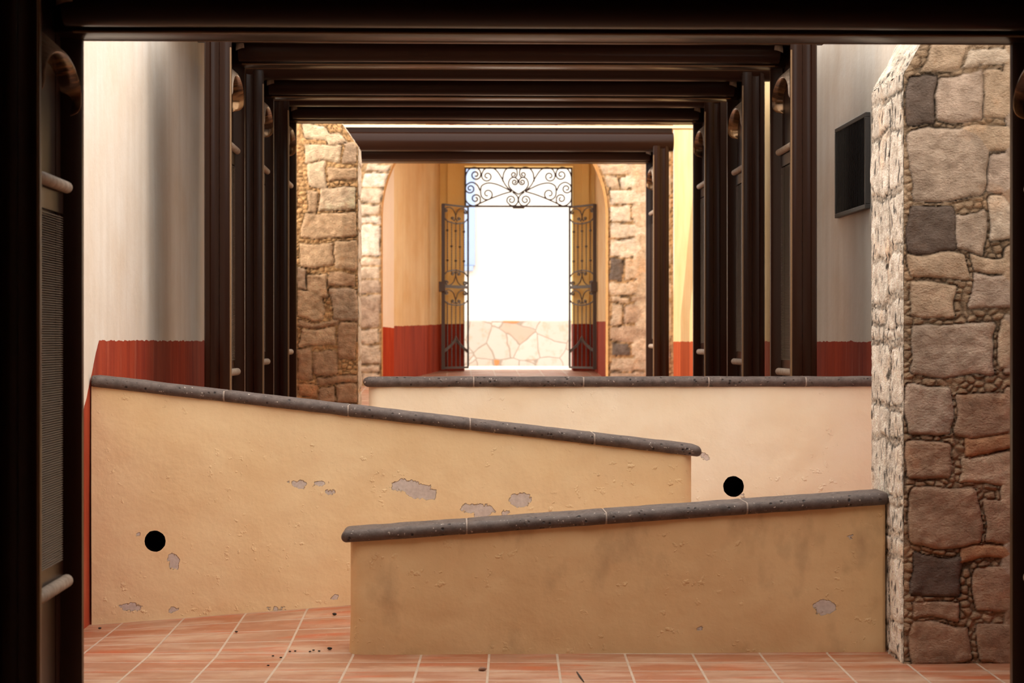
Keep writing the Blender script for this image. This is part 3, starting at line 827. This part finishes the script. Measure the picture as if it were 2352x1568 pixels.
SCR = [([(105,165),(98,110),(75,78),(40,70),(12,85),(8,115)], (30,118,22,math.pi,-1)),
       ([(0,250),(45,220),(66,185),(55,148),(28,137),(6,152),(4,168)], (25,168,21,math.pi,-1)),
       ([(45,232),(85,190),(115,135),(150,88),(190,72),(228,85),(245,118)], (208,130,37,-.2,1)),
       ([(45,232),(95,205),(150,182),(205,175),(245,195),(252,232)], (206,248,46,-.3,1)),
       ([(45,232),(110,250),(200,285),(290,326)], None),
       ([(356,190),(352,130),(330,85),(290,70),(258,90),(250,118)], (285,120,35,math.pi,-1)),
       ([(256,225),(275,188),(310,170),(342,184),(354,208)], (321,212,33,0,1)),
       ([(356,230),(350,290),(320,322),(280,326),(254,302)], (285,280,34,math.pi*.8,1)),
       ([(40,235),(8,262),(2,295),(20,322),(50,324),(76,300)], (47,288,31,.35,-1))]
for pts, sp in SCR:
    for sg in (-1, 1):
        c2 = catmull(pts)
        if sp: c2 += spiral(*sp)[1:]
        m = MB(); m.tube([cr(960+sg*p.x, p.y) for p in c2], .0098, 6); m.build('scroll', M_IRON, t, True)

def leaf(label, hx, fx, yfree, px_h, left):
    """hinge at the gate plane, free edge nearer the camera; u 0 at the free edge, 1 at the hinge"""
    A = Vector((fx, yfree, 0)); B = Vector((hx, YG-.03, 0))
    zb0, zt0 = az(843.5, 27.9), az(475, 27.9)
    t = thing('gate_leaf', label, 'gate', (fx, yfree, zb0), 'open wrought iron gate leaves')
    L = (B-A).length; d = (B-A)/L; nn = Vector((d.y, -d.x, 0))
    def Q(u, v, off=0): 
        p = A+d*(u*L)+nn*off; return Vector((p.x, p.y, zt0+(zb0-zt0)*v))       # v 0 top .. 1 bottom
    def bar(m, u0, v0, u1, v1, r): m.tube([Q(u0, v0), Q(u1, v1)], r, 4)
    def vv(cy): return (cy-330)/(1392-330)
    m = MB(); m.tube([Q(0, -.003), Q(0, 1.01)], .035, 4); m.build('edge_post', M_IRON, t)
    m = MB(); bar(m, 1, 0, 1, 1, .018); bar(m, 0, 0, 1, 0, .018); bar(m, 0, 1, 1, 1, .02); m.build('frame', M_IRON, t)
    m = MB(); 
    for o in (-.01, .01): m.tube([Q(0, vv(862)+o*.4), Q(1, vv(862)+o*.4)], .016, 4)
    m.build('mid_rail', M_IRON, t)
    for k in range(5):
        u = (k+1)/6
        for (va, vb, kn) in ((vv(435), vv(770), (495, 690) if k % 2 == 0 else (597,)), (vv(960), 1., ())):
            m = MB(); N = 60 if va > .5 else 44
            m.tube([Q(u, va+(vb-va)*i/N) for i in range(N+1)], .007, 5, True, [.009 if i % 2 else .0055 for i in range(N+1)])
            for q in kn: m.tube([Q(u, vv(q)+o) for o in (-.008, -.004, .004, .008)], .0, 6, True, [.006, .018, .018, .006])
            m.build('twisted_bar', M_IRON, t)
    def W(x, y): return Q((x-475)/(620-475), vv(y))
    def scr(pts, sp=None, r=.008, nm='scroll'):
        for mir in (0, 1):
            c2 = catmull(pts)
            if sp: c2 += spiral(*sp)[1:]
            m = MB(); m.tube([W(1095-p.x if mir else p.x, p.y) for p in c2], r, 6); m.build(nm, M_IRON, t, True)
    scr([(545,385),(535,360),(515,345),(492,350),(478,365)], (490,366,11,math.pi,-1)); scr([(545,385),(548,405),(540,430)], (530,412,10,.9,1))
    scr([(475,405),(500,435),(545,447)], None, .010, 'arc_band')
    scr([(475,795),(500,765),(545,752)], None, .010, 'arc_band')
    scr([(545,800),(535,830),(515,852),(495,850),(482,835)], (494,835,12,math.pi,1)); scr([(545,800),(548,782),(540,765)], (530,778,10,-.9,-1))
    scr([(545,940),(535,905),(515,885),(495,888),(482,903)], (494,903,12,math.pi,-1)); scr([(545,940),(548,955),(540,970)], (530,955,10,.9,1))
    scr([(475,945),(500,972),(545,983)], None, .010, 'arc_band')
    scr([(478,1280),(510,1250),(532,1222),(547,1188)], None, .011, 'chevron'); scr([(478,1292),(512,1260),(536,1230),(547,1205)], None, .009, 'chevron')
    m = MB(); p = Q(0, vv(865)); m.bbox(p.x-.06, p.x+.03, p.y-.06, p.y+.02, p.z-.07, p.z+.07, .008); m.build('lock_box', M_IRON, t)
    return t
leaf('left wrought iron gate leaf standing open against the passage wall', ax(1075, YG), ax(1018, 27.42), 27.42, 1075, True)
leaf('right wrought iron gate leaf standing open in front of the yellow pilaster', ax(1308, YG), ax(1366, 27.42), 27.42, 1308, False)

# ------------------------------------------------------------------ black slatted grille on the right wall
ya, yb_ = 13.9, 12.86; z0, z1 = az(500, 13.9), 1.49
t = thing('vent_grille', 'black slatted metal vent grille on the cream wall behind the right stone buttress', 'grille', (XR-.03, (ya+yb_)/2, z0))
m = MB(); th = .03
for (a, b, c, d) in ((yb_, ya, z1-th, z1), (yb_, ya, z0, z0+th), (yb_, yb_+th, z0+th, z1-th), (ya-th, ya, z0+th, z1-th)): m.bbox(XR-.034, XR-.0, a, b, c, d, .004)
m.build('frame', M_BLACK, t)
m = MB(); N = 26
for k in range(N):
    y = yb_+th+.01+(ya-yb_-2*th-.02)*(k+.5)/N
    m.add([(XR-.032, y-.014, z0+th), (XR-.016, y+.012, z0+th), (XR-.016, y+.012, z1-th), (XR-.032, y-.014, z1-th),
           (XR-.028, y-.018, z0+th), (XR-.028, y-.018, z1-th)], [(3,2,1,0), (0,4,5,3), (4,1,2,5)])
m.build('slat_panel', M_BLACK, t)
m = MB(); m.box(XR-.02, XR-.012, yb_+.01, ya-.01, z0+.01, z1-.01); m.build('back_plate', M_BLACK, t)

# ------------------------------------------------------------------ bits on the floor
M_SEED = NT('dark_seed').out((.02,.013,.009,1), .8); M_PEB = NT('brown_pebble').out(srgb(140,104,84), .8); M_TWIG = NT('dry_twig').out((.03,.02,.014,1), .85)
def floor_at(px, py):
    """floor point under a pixel: lower floor or first ramp flight"""
    b = (784-py)/F; Y = LOW/b; p = at(px, py, Y)
    for _ in range(12):
            p = at(px, py, zfloor_at(p.x, p.y)/b)
    return p
def lump(px, py, r, mat, name, label, cat, group=None, sq=.7, seed=0):
    p = floor_at(px, py); V = []; Fc = []; n, k = 10, 6
    for j in range(k+1):
        b = -math.pi/2+math.pi*j/k
        for i in range(n):
            a = 2*math.pi*i/n; q = Vector((math.cos(a)*math.cos(b)*1.3, math.sin(a)*math.cos(b), math.sin(b)*sq))
            q *= r*(1+.25*mn.noise(q*1.7+Vector((seed*3.1, 0, 1))))
            V.append((p.x+q.x, p.y+q.y, p.z+r*sq*.85+q.z))
    Fc = [(j*n+i, j*n+(i+1) % n, (j+1)*n+(i+1) % n, (j+1)*n+i) for j in range(k) for i in range(n)]
    return tag(mk(name, V, Fc, mat, None, True), label, cat, group)
lump(768, 1412, .009, M_SEED, 'seed_pod', 'dark seed pod near the top of the tiled ramp, by the middle wall', 'seed', seed=1)
lump(543, 1452, .006, M_SEED, 'seed_pod', 'dark seed pod on the orange ramp tiles, alone between two joints', 'seed', seed=2)
lump(757, 1491, .009, M_SEED, 'seed_pod', 'largest dark seed pod beside the rounded end of the nearest wall', 'seed', seed=3)
for k, (px, py) in enumerate(((666,1497), (678,1496), (712,1497), (720,1494), (733,1496), (645,1511), (627,1507), (616,1529))):
    lump(px, py, .005, M_SEED, 'seed', 'tiny dark seed scattered on the tiles left of the nearest wall', 'seed', 'tiny seeds scattered on the tiles', seed=4+k)
lump(229, 1444, .007, M_SEED, 'seed_pod', 'dark seed pod in the left corner by the red dado', 'seed', seed=20)
lump(1108, 1540, .014, M_PEB, 'pebble', 'small brown pebble on the pale tiles in front of the nearest wall', 'pebble', seed=30)
def twig(pxs, label):
    P = [floor_at(*q)+Vector((0, 0, .005)) for q in pxs]
    m = MB(); m.tube(P, .004, 6, True, [.0025]+[.0045]*(len(P)-2)+[.002]); tag(m.build('twig', M_TWIG, None, True), label, 'twig')
twig([(1325,1545), (1332,1556), (1341,1568)], 'dry dark twig lying on the pale tiles at the bottom edge')
twig([(2196,1541), (2206,1550), (2222,1558), (2236,1568)], 'long dry twig on the tiles in front of the right stone buttress')
